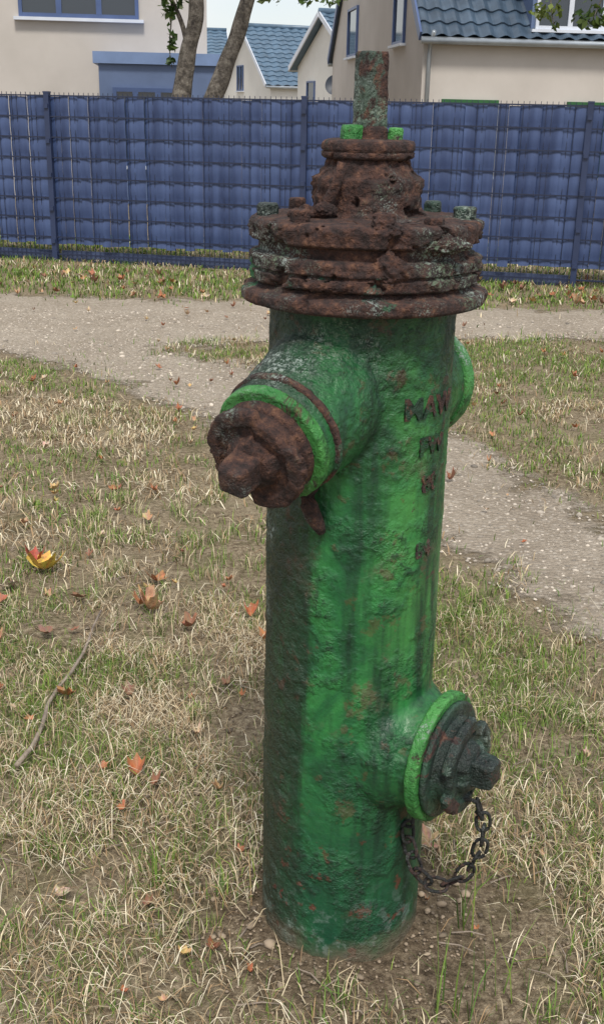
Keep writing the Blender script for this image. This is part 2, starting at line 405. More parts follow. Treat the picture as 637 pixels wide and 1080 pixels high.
m=1000; aa=rng.random(m)*6.28; rr_=.160+np.abs(rng.normal(0,.10,m)); x=np.concatenate([x,HX+rr_*np.cos(aa)]); y=np.concatenate([y,HY+rr_*np.sin(aa)]); n=len(x)
stones('soil_clods',x,y,rng.uniform(.0012,.0042,n)*(1+(rng.random(n)<.03)*2.),(.10+.28*rng.random((n,1)))*np.array([1,.78,.56]))

# ------------------------------------------------------------------ fallen leaves
t=NT('dry_leaf'); cA=t.attr('col')
c2=t.mix(t.mapr(t.noise(60,4),.45,.65,0,.6),cA,(.16,.07,.03)); t.set(Base_Color=c2,Roughness=.6,Normal=t.bump(t.noise(90,4),.4,.004)); M_leaf=t.m
LV=[];LF=[];LC=[]
def leaf(x,y,r,c,a=None,flip=None):
    a=random.random()*6.28 if a is None else a
    m=22; b=len(LV); z=float(gz(np.array([x]),np.array([y]))[0])+.020
    tx,ty=random.uniform(-.5,.5),random.uniform(-.5,.5); cu=random.uniform(.5,2.4)
    fold=random.uniform(-.3,1.2); ra=random.random()*6
    def P(rr,t):
        u=rr*math.cos(t);v=rr*math.sin(t)*.8
        h=cu*rr*rr/r*.5+fold*abs(v)*.7+tx*u+ty*v+.12*rr*math.sin(3*t+ra)
        return (x+u*math.cos(a)-v*math.sin(a),y+u*math.sin(a)+v*math.cos(a),z+max(h,-.012))
    LV.append(P(0,0));LC.append([q*1.1 for q in c])
    for ring in (.5,1):
        for i in range(m):
            t=2*math.pi*i/m
            lob=.52+.48*abs(math.cos(2.5*t))**.7+.08*math.cos(11*t)+random.uniform(-.06,.06)
            if abs(t-math.pi)<.35: lob*=.55
            LV.append(P(r*ring*(lob if ring==1 else .75*lob+.15),t)); LC.append([q*random.uniform(.7,1.2) for q in c])
    for i in range(m):
        j=(i+1)%m
        LF.append((b,b+1+i,b+1+j)); LF.append((b+1+i,b+1+m+i,b+1+m+j)); LF.append((b+1+i,b+1+m+j,b+1+j))
lc=[(.42,.15,.07),(.47,.20,.09),(.28,.12,.07),(.50,.32,.18),(.24,.13,.08),(.58,.40,.17),(.62,.48,.33)]
leaf(-.86,3.36,.072,(.70,.46,.08),.4); leaf(-.90,3.41,.045,(.42,.08,.05)); leaf(-.95,3.25,.040,(.72,.60,.5))
for (x,y,r,i) in [(-.476,3.29,.050,1),(-.46,3.05,.044,3),(-.50,3.10,.03,1),(-.61,2.54,.034,1),(-.373,2.175,.028,0),(-.467,1.78,.026,6),(-.2,1.61,.014,5),(.286,1.97,.032,3),(-.15,3.05,.03,0),(-.45,2.55,.024,4),(-.25,2.35,.018,6),(-.1,2.9,.026,1),(-.75,2.9,.034,4),(.2,2.05,.03,0),(-.95,3.1,.038,0),(-.33,2.95,.03,2),(-.70,3.15,.03,4)]: leaf(x,y,r,lc[i])
for i in range(60):
    y=random.uniform(1.5,4.2); x=random.uniform(-.42*y-.1,.1); leaf(x,y,random.uniform(.007,.012+.004*y),random.choice(lc))
for i in range(26):
    y=random.uniform(1.5,4.5); x=random.uniform(.2,.5*y); leaf(x,y,random.uniform(.007,.015),random.choice(lc))
for i in range(120):
    y=random.uniform(4,9.2); x=random.uniform(-.35*y,.35*y)*random.random()**.3; leaf(x,y,random.uniform(.014,.028),random.choice(lc))
for i in range(110):
    y=random.uniform(9,10.6); x=random.uniform(-4,4); leaf(x,y,random.uniform(.025,.05),random.choice(lc))
npmesh('fallen_leaves',LV,LF,M_leaf,np.array(LC))
M_twig=mat_simple('twig_bark',(.26,.21,.17),.85,.4,30,.4,90)
mb=MB(); P0=Vector((-.66,2.2,.03));P1=Vector((-.60,3.02,.045))
mb.tube([P0.lerp(P1,i/9)+Vector((.010*math.sin(i*1.3),0,.005*math.cos(i*2))) for i in range(10)],[.0065-.0004*i for i in range(10)],7)
mb.obj('fallen_stick',M_twig,True)
mb=MB()
for i in range(320):
    y=random.uniform(1.4,4);x=random.uniform(-.45*y,.45*y)
    if psd(x,y)>0 or math.hypot(x-HX,y-HY)<.2: continue
    a=random.random()*6.28;L=random.uniform(.02,.09);z=float(gz(np.array([x]),np.array([y]))[0])+.008
    mb.tube([(x,y,z),(x+math.cos(a)*L*.5+.004,y+math.sin(a)*L*.5,z+.008),(x+math.cos(a)*L,y+math.sin(a)*L,z+.004)],[.0017,.0014,.0008],5)
mb.obj('twigs',M_twig)

# ------------------------------------------------------------------ FIRE HYDRANT
H=empty('fire_hydrant',(HX,HY,0))
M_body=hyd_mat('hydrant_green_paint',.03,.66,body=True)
M_rust=hyd_mat('hydrant_rust',.88,.44,glaze=.55)
M_flange=hyd_mat('hydrant_rusty_flange',.64,.70,cols=((.01,.03,.02),(.02,.07,.045),(.03,.14,.05)),glaze=.45)
M_ring=hyd_mat('hydrant_bright_ring',.24,.45,cols=((.012,.07,.022),(.030,.18,.038),(.070,.29,.065)))
M_iron=hyd_mat('hydrant_dark_iron',.25,.48,cols=((.010,.016,.015),(.022,.038,.032),(.035,.090,.055)),glaze=.26)
M_spin=hyd_mat('hydrant_spindle_iron',.34,.70,cols=((.02,.03,.025),(.05,.075,.06),(.07,.115,.08)),glaze=.5)
UZ=1.118; UD=Vector((-.545,-.839,-.33)).normalized(); BZ=1.07; BD=Vector((.545,.839,-.12)).normalized(); LD=Vector((.839,-.545,0)).normalized(); LZ=.44
body=lathe('barrel_raw',[(-.06,0),(-.06,.152),(1.232,.149),(1.232,0)],M_body,H,segs=96,step=.03)
n1=lathe('n1',[(0,0),(0,.106),(.14,.106),(.18,.102),(.21,.098),(.256,.092),(.256,0)],M_body,H,(0,0,UZ),UD,64,.02)
n2=lathe('n2',[(0,0),(0,.112),(.15,.108),(.18,.096),(.215,.093),(.215,0)],M_body,H,(0,0,BZ),BD,64,.02)
n3=lathe('n3',[(0,0),(0,.125),(.13,.122),(.155,.104),(.185,.097),(.185,0)],M_body,H,(0,0,LZ),LD,64,.02)
bpy.context.view_layer.update()
bmj=bmesh.new()
for o in (body,n1,n2,n3): bmj.from_mesh(o.data)
mj=bpy.data.meshes.new('barrel'); bmj.to_mesh(mj); bmj.free()
for o in (body,n1,n2,n3): bpy.data.objects.remove(o)
tmp=bpy.data.objects.new('tmpb',mj); col.objects.link(tmp)
m=tmp.modifiers.new('r','REMESH'); m.mode='VOXEL'; m.voxel_size=.0034
m=tmp.modifiers.new('s','SMOOTH'); m.factor=.5; m.iterations=32
dg=bpy.context.evaluated_depsgraph_get(); me=bpy.data.meshes.new_from_object(tmp.evaluated_get(dg))
bpy.data.objects.remove(tmp)
nv=len(me.vertices); cof=np.empty(nv*3,np.float32); me.vertices.foreach_get('co',cof); cof=cof.reshape(-1,3)
nof=np.empty(nv*3,np.float32); me.vertex_normals.foreach_get('vector',nof); nof=nof.reshape(-1,3)
def bd(p):
    k=1.7 if (p[0]<-.06 or p[2]>.95) else .38
    d=fb(p,7,2)*.0022+fb(p,45,4,.7)*.0026*k
    q=fb(p,16,2)
    if q>.22 and (p[2]>.75 or p[0]<-.05): d+=flake(p,28)*.0035
    return d
dd=np.array([bd(p) for p in cof],np.float32)
me.vertices.foreach_set('co',(cof+nof*dd[:,None]).ravel()); me.update()
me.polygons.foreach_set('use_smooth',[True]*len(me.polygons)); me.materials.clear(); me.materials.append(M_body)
me.name='barrel'; ob=bpy.data.objects.new('barrel',me); col.objects.link(ob); ob.parent=H

lathe('lower_flange',[(1.216,.140),(1.217,.180),(1.220,.191),(1.224,.194),(1.236,.194),(1.240,.191),(1.244,.176),(1.248,.170),(1.262,.150)],M_flange,H,segs=420,step=.0025,amp=.0014,ns=40,chips=.02,fl=.004)
lathe('middle_flange',[(1.250,.140),(1.251,.174),(1.254,.180),(1.268,.181),(1.270,.176),(1.273,.176),(1.275,.181),(1.290,.180),(1.294,.176),(1.296,.168),(1.297,.140)],M_flange,H,segs=420,step=.0025,amp=.0022,ns=36,chips=.06,fl=.009)
lathe('gasket',[(1.29,.140),(1.29,.164),(1.318,.164),(1.318,.14)],M_flange,H,segs=240,step=.004,amp=.004,ns=34,fl=.006)
lathe('top_flange',[(1.312,.140),(1.313,.174),(1.316,.180),(1.337,.181),(1.342,.178),(1.345,.172),(1.349,.10),(1.352,0)],M_rust,H,segs=420,step=.0025,amp=.0024,ns=34,chips=.05,fl=.009)
lathe('bonnet',[(1.342,.096),(1.352,.090),(1.356,.084),(1.385,.082),(1.392,.084),(1.402,.083),(1.408,.074),(1.420,.066),(1.436,.060),(1.436,0)],M_rust,H,segs=280,step=.0025,amp=.0028,ns=34,chips=.06,fl=.010)
lathe('gland_flange',[(1.430,.05),(1.431,.067),(1.434,.071),(1.440,.0715),(1.442,.069),(1.444,.0715),(1.453,.071),(1.457,.068),(1.459,.058),(1.460,0)],M_flange,H,segs=240,step=.0025,amp=.0014,ns=45,chips=.02,fl=.003)
lathe('spindle_collar',[(1.455,.030),(1.474,.028),(1.478,.024),(1.478,0)],M_rust,H,segs=72,step=.003,amp=.001,ns=40)
lathe('spindle',[(1.455,.0205),(1.50,.0200),(1.578,.0190),(1.582,.0180),(1.5825,0)],M_spin,H,segs=120,step=.0025,mod=lambda t,s:min(1/max(abs(math.cos(t)),abs(math.sin(t))),1.34),amp=.0009,ns=60,rot=R(24),fl=.0015)
def bolt(name,x,y,z,r,h,mat,rot=0,amp=.0012):
    lathe(name,[(z,r*.9),(z+.001,r),(z+h*.85,r),(z+h,r*.85),(z+h+.001,0)],mat,H,(x,y,0),segs=60,step=.0025,mod=hexm,amp=amp,ns=60,rot=rot,fl=.001)
bolt('gland_nut_1',-.027,-.020,1.457,.0165,.022,M_ring,.3); bolt('gland_nut_2',.040,-.006,1.457,.0115,.019,M_ring,.9); bolt('gland_nut_3',-.002,.045,1.457,.013,.02,M_ring,.2)
for i,ang in enumerate([183,228,277,308,358,42,88,135]):
    r=.153; a=R(ang); mt=[M_iron,M_rust,M_rust,M_rust,M_iron][i%5]
    bolt('flange_bolt_%d'%(i+1),r*math.cos(a),r*math.sin(a),1.344,.0175 if i in(0,4,2) else .014,.019 if i!=3 else .012,mt,random.random(),.0018)
def lump(name,c,sx,sy,sz,mat,amp=.006,ns=28,seed=0):
    bm=bmesh.new(); bmesh.ops.create_icosphere(bm,subdivisions=5,radius=1)
    V=[];
    for v in bm.verts:
        p=Vector((v.co.x*sx,v.co.y*sy,v.co.z*sz)); n=v.co.normalized()
        V.append(Vector(c)+p+n*(fb(p+Vector((seed,seed,0)),ns,4,.7)*amp*1.6+flake(p+Vector((seed,0,0)),ns)*amp))
    F=[[v.index for v in f.verts] for f in bm.faces]; bm.free()
    return obj(name,V,F,mat,True,H,True)
lump('rust_lump_1',(.030,-.168,1.285),.026,.016,.024,M_rust,.012,34,1)
lump('rust_lump_2',(.020,-.165,1.345),.018,.014,.014,M_rust,.008,40,2)
lump('rust_lump_3',(-.05,-.172,1.262),.045,.009,.007,M_rust,.007,40,3)
lump('rust_lump_4',(-.09,-.06,1.352),.03,.02,.010,M_rust,.008,40,4)
lump('rust_lump_5',(.095,-.140,1.318),.05,.018,.012,M_flange,.009,40,7)
mb=MB(); mb.tube([(-.062,-.070,1.352),(-.060,-.080,1.375),(-.048,-.088,1.40),(-.042,-.084,1.428)],[.011,.0085,.0075,.007],10); mb.obj('bonnet_pin',M_rust,True,H,True)
lump('pin_head',(-.064,-.082,1.360),.015,.012,.011,M_rust,.005,50,6)

def outlet(tag,z,D,ring,rr,cap,rc,nut,nr,mats,lugs=3,rot=0.,amp=.0016):
    s0,s1=ring; o=(0,0,z)
    lathe(tag+'_flange_ring',[(s0-.004,rr*.86),(s0-.003,rr*.975),(s0,rr),(s1-.003,rr),(s1,rr*.975),(s1+.0005,rr*.7),(s1+.0005,0)],mats[0],H,o,D,200,.003,amp=.0012,ns=45,fl=.002)
    c0,c1=cap
    def lug(t,s):
        q=math.cos(lugs*t)
        return 1-.16*max(0,min(1,(q-.55)*6))+.015*math.sin(5*t)
    lathe(tag+'_thread_collar',[(s1-.002,rc*.93),(s1+.002,rc*.95),((s1+c0)/2,rc*.90),((s1+c0)/2+.002,rc*.84),(c0+.004,rc*.84),(c0+.004,0)],mats[2],H,o,D,120,.003,amp=.001,ns=50)
    lathe(tag+'_cap',[(c0,rc*.6),(c0+.001,rc*.96),(c0+.004,rc),(c1-.004,rc),(c1,rc*.96),(c1+.001,rc*.76),(c1-.004,rc*.72),(c1-.004,rc*.56),(c1+.004,rc*.52),(c1+.012,rc*.44),(c1+.014,rc*.36),(c1+.014,0)],mats[1],H,o,D,260,.0025,mod=lug,amp=amp,ns=40,chips=.015,rot=rot,fl=amp*2)
    lathe(tag+'_cap_nut',[(c1+.010,nr*1.12),(c1+.014,nr*1.05),(nut-.010,nr*.98),(nut-.003,nr*.90),(nut,nr*.80),(nut+.001,0)],mats[1],H,o,D,96,.003,mod=lambda t,s:min(sq(t,s),1.33),amp=.001,ns=60,rot=rot+.5,fl=.0012)
outlet('upper_outlet',UZ,UD,(.254,.270),.093,(.296,.314),.082,.374,.0225,(M_ring,M_rust,M_rust),2,.9,.0022)
lathe('upper_outlet_groove',[(.224,.090),(.226,.0985),(.236,.0985),(.238,.090)],M_flange,H,(0,0,UZ),UD,200,.0025,amp=.0012,ns=50,fl=.002)
outlet('lower_outlet',LZ,LD,(.184,.203),.116,(.232,.250),.088,.298,.023,(M_ring,M_iron,M_iron),3,1.1,.0008)
lathe('lower_outlet_inner_ring',[(.203,.085),(.204,.103),(.212,.104),(.214,.100),(.215,.07)],M_iron,H,(0,0,LZ),LD,160,.003,amp=.0007,ns=50)
lathe('back_outlet_cap',[(.205,.09),(.207,.099),(.232,.100),(.240,.096),(.258,.078),(.270,.045),(.273,.0)],M_ring,H,(0,0,BZ),BD,120,.004,amp=.001,ns=30)
mb=MB(); 
mb.tube([(-.078,-.128,.950),(-.083,-.142,.940),(-.080,-.150,.920),(-.072,-.152,.900),(-.064,-.150,.885),(-.058,-.148,.872)],[.018,.017,.014,.0135,.011,.007],14); o=mb.obj('chain_hook',M_rust,True,H,True)
def letters(txt,zc,ang,size):
    cu=bpy.data.curves.new('t','FONT'); cu.body=txt; cu.size=size; cu.align_x='CENTER'; cu.align_y='CENTER'; cu.extrude=.0024; cu.offset=.0012; cu.resolution_u=2
    to=bpy.data.objects.new('t',cu); col.objects.link(to); bpy.context.view_layer.update()
    me=bpy.data.meshes.new_from_object(to.evaluated_get(bpy.context.evaluated_depsgraph_get())); bpy.data.objects.remove(to)
    bm=bmesh.new(); bm.from_mesh(me); bmesh.ops.subdivide_edges(bm,edges=bm.edges[:],cuts=2); bm.to_mesh(me); bm.free()
    for v in me.vertices:
        u,h,d=v.co; a=ang+u/.151; r=.1498+d+fb((u*1,h,zc),90,3)*.0016
        v.co=(r*math.sin(a)+fb((u,h,9),110,2)*.0010,-r*math.cos(a),zc+h+fb((u,h+3,zc),110,2)*.0018)
    me.materials.append(M_let); o=bpy.data.objects.new('cast_letters_'+str(int(zc*1000)),me); col.objects.link(o); o.parent=H
M_let=hyd_mat('hydrant_letters',.40,.25,cols=((.008,.025,.015),(.010,.045,.022),(.018,.09,.028)),glaze=.5)
letters('MAW',1.068,R(47),.048); letters('FW',1.005,R(49),.042); letters('80',.942,R(49),.042); letters('84',.828,R(46),.038)

def catm(P,n):
    out=[];P=[Vector(p) for p in P];Q=[P[0]]+P+[P[-1]]
    for i in range(1,len(Q)-2):
        for k in range(n):
            t=k/n;a,b,c,d=Q[i-1:i+3]
            out.append(.5*((2*b)+(c-a)*t+(2*a-5*b+4*c-d)*t*t+(3*b-a-3*c+d)*t**3))
    out.append(P[-1]); return out
cp=catm([(.225,-.150,.375),(.240,-.144,.325),(.236,-.140,.262),(.207,-.138,.208),(.165,-.135,.188),(.132,-.130,.215),(.114,-.115,.270),(.110,-.102,.335)],40)
acc=[0]
for i in range(1,len(cp)): acc.append(acc[-1]+(cp[i]-cp[i-1]).length)
def at(s):
    for i in range(1,len(acc)):
        if acc[i]>=s:
            f=(s-acc[i-1])/(acc[i]-acc[i-1]+1e-9); return cp[i-1].lerp(cp[i],f)
    return cp[-1]
M_chain=hyd_mat('chain_iron',.35,.2,cols=((.01,.011,.012),(.018,.02,.02),(.03,.035,.03)),glaze=.35)
mb=MB(); pitch=.030; nl=int(acc[-1]/pitch); view=Vector((.3,-1,.5)).normalized()
for i in range(nl):
    c=at((i+.5)*pitch); d=(at(min(acc[-1],(i+1)*pitch))-at(i*pitch)).normalized()
    s=d.cross(view).normalized(); u=d.cross(s)
    an=.25 if i%2 else -.95
    side=(s*math.cos(an)+u*math.sin(an))
    L=.0205;Wd=.0125;pts=[]
    for k in range(20):
        t=2*math.pi*k/20; ct,st=math.cos(t),math.sin(t)
        pts.append(c+d*L*math.copysign(abs(ct)**.8,ct)+side*Wd*math.copysign(abs(st)**.8,st))
    pts.append(pts[0]); mb.tube(pts,.0033,7,False)
mb.tube(catm([(.19,-.13,.362),(.215,-.152,.382),(.228,-.156,.368),(.224,-.150,.355)],8),.0035,7)
mb.obj('cap_chain',M_chain,True,H,True)

# ------------------------------------------------------------------ FENCE
t=NT('pvc_strips_blue'); 
mp_=t.t.nodes.new('ShaderNodeMapping'); t.put(mp_.inputs[0],t.co); mp_.inputs['Scale'].default_value=(9,9,.6)
sn=t.noise(1.,4,co=mp_.outputs[0])
t.set(Base_Color=t.mix(t.mapr(sn,.35,.65,0,1),(.028,.048,.125),(.060,.095,.215)),Roughness=.45); M_strip=t.m
M_wire=mat_simple('fence_wire',(.018,.026,.06),.4,.2)
M_post=mat_simple('fence_post',(.026,.040,.095),.4,.2)
M_board=mat_simple('gravel_board',(.05,.07,.14),.7,.3,5)
F=empty('fence',(-2.55,11.3,0))
fd=Vector((5,-1.1,0)); PL=fd.length/2; fd.normalize(); fnv=Vector((fd.y,-fd.x,0))
if fnv.y>0: fnv=-fnv
O=Vector((-2.55,11.3,0)); Zv=Vector((0,0,1)); top=1.575; bot=.17
mp=MB();mw=MB();ms=MB();mbd=MB()
for p in range(-5,7):
    a=O+fd*PL*p
    mp.box(a+fnv*.01+Zv*.80,fd*.026,fnv*.03,Zv*.80); mp.box(a+fnv*.01+Zv*1.605,fd*.029,fnv*.033,Zv*.008)
    for k in range(5): mp.box(a+fnv*.05+Zv*(.2+k*.32),fd*.02,fnv*.008,Zv*.02)
    L=PL-.052; s0=a+fd*.026
    nh=8
    for k in range(nh+1):
        z=.05+k*(top-.05)/nh if k else .07
        mw.box(s0+fd*L/2+fnv*.018+Zv*z,fd*L/2,fnv*.004,Zv*.0065)
        mw.box(s0+fd*L/2-fnv*.010+Zv*z,fd*L/2,fnv*.004,Zv*.005)
    nvw=int(L/.05)
    for k in range(nvw+1):
        c=s0+fd*(L*k/nvw)
        mw.box(c+fnv*.004+Zv*((top+.03+.05)/2),fd*.0026,fnv*.0026,Zv*((top+.03-.05)/2))
    ns=26; wv=L/ns
    for k in range(ns):
        b=len(ms.v); sgn=1 if k%2 else -1
        c=s0+fd*(wv*(k+.5)); nz=40; tw=random.uniform(-.009,.009); zt=top-random.uniform(0,.012); zb=bot+random.uniform(-.015,.02)
        hw=wv*(.505 if random.random()<.90 else .475)
        for j in range(nz+1):
            z=zb+(zt-zb)*j/nz; ph=(z-.05)/((top-.05)/nh)
            bul=.014*abs(math.sin(math.pi*ph))
            for q in (-1,-.33,.33,1):
                off=bul*(1-.35*q*q)-.004+sgn*.005+tw*q+.004*(1-q*q)+.0015*math.sin(z*9+k)
                ms.v.append(c+fd*(hw*q)+fnv*off+Zv*z)
        for j in range(nz):
            for q in range(3): ms.f.append([b+j*4+q,b+j*4+q+1,b+(j+1)*4+q+1,b+(j+1)*4+q])
    if p%2==1 or p<1: mbd.box(a+fd*PL/2-fnv*.06+Zv*.045,fd*(PL/2-.04),fnv*.015,Zv*.055)
mp.obj('posts',M_post,False,F); mw.obj('wires',M_wire,False,F); ms.obj('privacy_strips',M_strip,True,F); mbd.obj('base_board',M_board,False,F)

# ------------------------------------------------------------------ HOUSES
t=NT('render_cream'); n=t.noise(.8,5,.6); t.set(Base_Color=t.ramp(n,[(.3,(.47,.435,.40)),(.7,(.57,.53,.495))]),Roughness=.9); M_cream=t.m
M_white=mat_simple('render_white',(.70,.69,.66),.9,.06,1)
M_roof=mat_simple('roof_tiles',(.055,.085,.125),.33,.3,2.5)  # bluish tone of the sky reflection is put into the tile colour
M_roof2=mat_simple('roof_tiles_sky_tint',(.09,.15,.22),.38,.25,2.5)  # stronger blue, sky reflection again painted into the tiles
M_frame=mat_simple('frame_blue',(.07,.11,.24),.4,.15)
M_framew=mat_simple('frame_pale',(.62,.66,.74),.5,.08)
M_annex=mat_simple('annex_blue',(.12,.17,.30),.5,.12,2)
M_fascia=mat_simple('fascia_blue',(.18,.26,.45),.5,.1)
M_gutter=mat_simple('zinc',(.38,.42,.46),.35,.15,3,metal=.6)
M_green=mat_simple('green_shutter',(.02,.10,.03),.5,.3)
t=NT('window_glass'); t.set(Base_Color=(.03,.04,.055),Roughness=.06); t.b.inputs['Specular IOR Level'].default_value=.8; M_glass=t.m
def window(par,o,d,nrm,z0,wd,h,bars=1,frame=None,trans=False,curt=False):
    o=Vector((o[0],o[1],0));fr=MB();gl=MB(); fw=.06; c=o+nrm*.0
    gl.box(c+Zv*(z0+h/2)+nrm*.012,d*(wd/2-.02),nrm*.008,Zv*(h/2-.02))
    for sx in (-1,1): fr.box(c+d*sx*(wd/2-fw/2)+Zv*(z0+h/2)+nrm*.03,d*fw/2,nrm*.03,Zv*(h/2))
    for k in range(1,bars+1): fr.box(c+d*(-wd/2+wd*k/(bars+1))+Zv*(z0+h/2)+nrm*.029,d*.045,nrm*.027,Zv*(h/2-fw-.001))
    for zz in (z0+fw/2,z0+h-fw/2): fr.box(c+Zv*zz+nrm*.029,d*(wd/2-fw-.001),nrm*.028,Zv*fw/2)
    if trans: fr.box(c+Zv*(z0+h*.72)+nrm*.028,d*(wd/2-fw-.001),nrm*.024,Zv*.03)
    gl.obj('window_glass',M_glass,False,par); fr.obj('window_frame',frame or M_frame,False,par)
    si=MB(); si.box(c+Zv*(z0-.03)+nrm*.06,d*(wd/2+.08),nrm*.06,Zv*.025); si.obj('window_sill',M_framew,False,par)
def house(name,A,u,L,W,eave,ridge,wall,tile=.3,ov=.3,roof=None,verge=None):
    roof=roof or M_roof2
    u=Vector((u[0],u[1],0)).normalized(); v=Vector((-u.y,u.x,0)); A=Vector((A[0],A[1],0))
    e=empty(name,A); V=[]
    for s in (0,L):
        for (r,z) in ((0,-1),(0,eave),(W/2,ridge-.06),(W,eave),(W,-1)): V.append(A+u*s+v*r+Zv*z)
    Fc=[[0,1,2,3,4],[9,8,7,6,5],[0,5,6,1],[4,3,8,9],[1,6,7,2],[2,7,8,3]]
    obj('walls',V,Fc,wall,False,e)
    sl=math.atan2(ridge-eave,W/2)
    for side in (0,1):
        V=[];Fc=[]; sd=(v*math.cos(sl) if side==0 else -v*math.cos(sl))+Zv*math.sin(sl); nn=(-v*math.sin(sl) if side==0 else v*math.sin(sl))+Zv*math.cos(sl)
        base=A+(v*W if side else Vector())+Zv*eave-sd*.27
        Ls=(W/2)/math.cos(sl)+.27; rows=int(Ls/.36); nc=int((L+2*ov)/tile)*6
        q=[base-u*ov+nn*.01,base+u*(L+ov)+nn*.01,base+u*(L+ov)+sd*Ls+nn*.01,base-u*ov+sd*Ls+nn*.01]
        V+=q; Fc.append([0,1,2,3] if side else [3,2,1,0])
        st=4
        for rI in range(rows):
            for (f,hh) in ((0,.085),(1,.05)):
                for k in range(nc+1):
                    s=-ov+(L+2*ov)*k/nc; V.append(base+u*s+sd*(Ls*(rI+f)/rows)+nn*(hh+.03*math.sin(2*math.pi*k/6)+.02))
        n1=nc+1
        for rI in range(rows):
            for k in range(nc):
                a0=st+(2*rI)*n1+k; Fc.append([a0,a0+1,a0+n1+1,a0+n1])
                if rI<rows-1: b0=st+(2*rI+1)*n1+k; Fc.append([b0,b0+1,b0+n1+1,b0+n1])
        obj('roof_slope_%d'%(side+1),V,Fc,roof,False,e)
        vb=MB()
        for s in (-ov-.01,L+ov+.01): vb.box(base+u*s+sd*Ls/2+nn*.03,u*.02,sd*(Ls/2-.05),nn*.09)
        vb.obj('verge_board_%d'%(side+1),verge or M_framew,False,e)
        g=MB(); g.tube([base+u*(-ov)-sd*.05+Zv*.02,base+u*(L+ov)-sd*.05+Zv*.02],.065,10); g.obj('gutter_%d'%(side+1),M_gutter,True,e)
    r=MB(); r.tube([A+v*W/2-u*ov+Zv*(ridge+.1),A+v*W/2+u*(L+ov)+Zv*(ridge+.1)],.12,10); r.obj('ridge_tiles',roof,True,e)
    return e,A,u,v
e,A,u,v=house('house',(-10.9,18.9),(9.14,1.1),9.2,8,5.4,9,M_cream,roof=M_roof)
fp=lambda s,r=0:(A+u*s+v*r)
window(e,fp(9.2-2.10),u,-v,2.84,1.95,1.25,2,M_frame)
window(e,fp(3.2),u,-v,2.86,1.4,1.25,1,M_frame)
an=MB(); c=fp(8.42)-v*.78
an.box(c+Zv*.8,u*.95,v*.775,Zv*1.36); an.obj('annex_walls',M_annex,False,e)
an=MB(); an.box(c+Zv*2.19,u*1.03,v*.85,Zv*.085); an.obj('annex_fascia',M_fascia,False,e)
window(e,fp(8.2)-v*1.555,u,-v,.6,1.05,1.16,2,M_frame)
e,A,u,v=house('house.001',(2.07,22),(.9926,.1216),13,12,2.92,8.1,M_cream,ov=.10,roof=M_roof,verge=M_frame)
fp=lambda s,r=0:(A+u*s+v*r)
window(e,fp(0,2.3),v,-u,2.78,1.15,1.0,0,M_frame)
window(e,fp(0,8.35),v,-u,2.78,1.5,1.15,0,M_frame)
window(e,fp(.95),u,-v,.35,1.1,1.38,1,M_green); window(e,fp(3.6),u,-v,.35,1.5,1.38,1,M_green)
dp=MB(); dp.tube([fp(.12)-v*.30+Zv*2.88,fp(.10)-v*.12+Zv*2.7,fp(.10)-v*.08+Zv*2.5,fp(.10)-v*.08-Zv*.3],.04,10); dp.obj('downpipe',M_gutter,True,e)
dm=MB(); dc=fp(3.45)+v*.92; dm.box(dc+Zv*3.78,u*1.45,v*.98,Zv*.9); dm.obj('dormer',M_annex,False,e)
dm=MB(); dm.box(dc-v*.05+Zv*4.76,u*1.6,v*1.1,Zv*.07); dm.obj('dormer_roof',M_gutter,False,e)
for k in (-.72,.72): window(e,dc+u*k-v*.985,u,-v,2.98,1.32,1.4,1,M_framew,False)
e,A,u,v=house('house.002',(-1.9,55),(.933,.36),9,7.5,2.6,5.2,M_white,.45)
window(e,A+v*4.6,v,-u,2.3,1.0,1.2,1); window(e,A+v*1.8,v,-u,.6,1.0,1.2,1)
for k in (2,4.5): window(e,A+u*k,u,-v,.7,1.2,1.2,1)
e,A,u,v=house('house.003',(1.55,40),(.945,.326),8,6.35,3.05,4.7,M_white,.45)
window(e,A+v*4.7,v,-u,1.3,.9,1.2,0)
for i,(ax,ay,L) in enumerate([(-14,70,9),(6,85,12)]):
    house('house.%03d'%(4+i),(ax,ay),(.98,.15),L,8,3.4,6.0,M_white,.6)
sdsh=empty('satellite_dish',(.35,39.5,0)); mb=MB(); c0=Vector((.78,39.0,2.25)); dn=Vector((-.2,-1,.35)).normalized(); a1=dn.cross(Zv).normalized(); a2=dn.cross(a1)
V=[];Fc=[]
for i in range(6):
    for k in range(24):
        r=.30*i/5; V.append(c0+a1*math.cos(k*math.pi/12)*r+a2*math.sin(k*math.pi/12)*r*1.1+dn*(r*r*.9))
for i in range(5):
    for k in range(24): Fc.append([i*24+k,i*24+(k+1)%24,(i+1)*24+(k+1)%24,(i+1)*24+k])
obj('dish',V,Fc,mat_simple('dish_grey',(.03,.04,.06),.5,.1),True,sdsh)
mb.tube([c0-dn*.02,c0-dn*.25,c0-dn*.25-Zv*3.0],.03,8); mb.tube([c0-a2*.3,c0+dn*.3],.012,6); mb.obj('mast',M_gutter,True,sdsh)

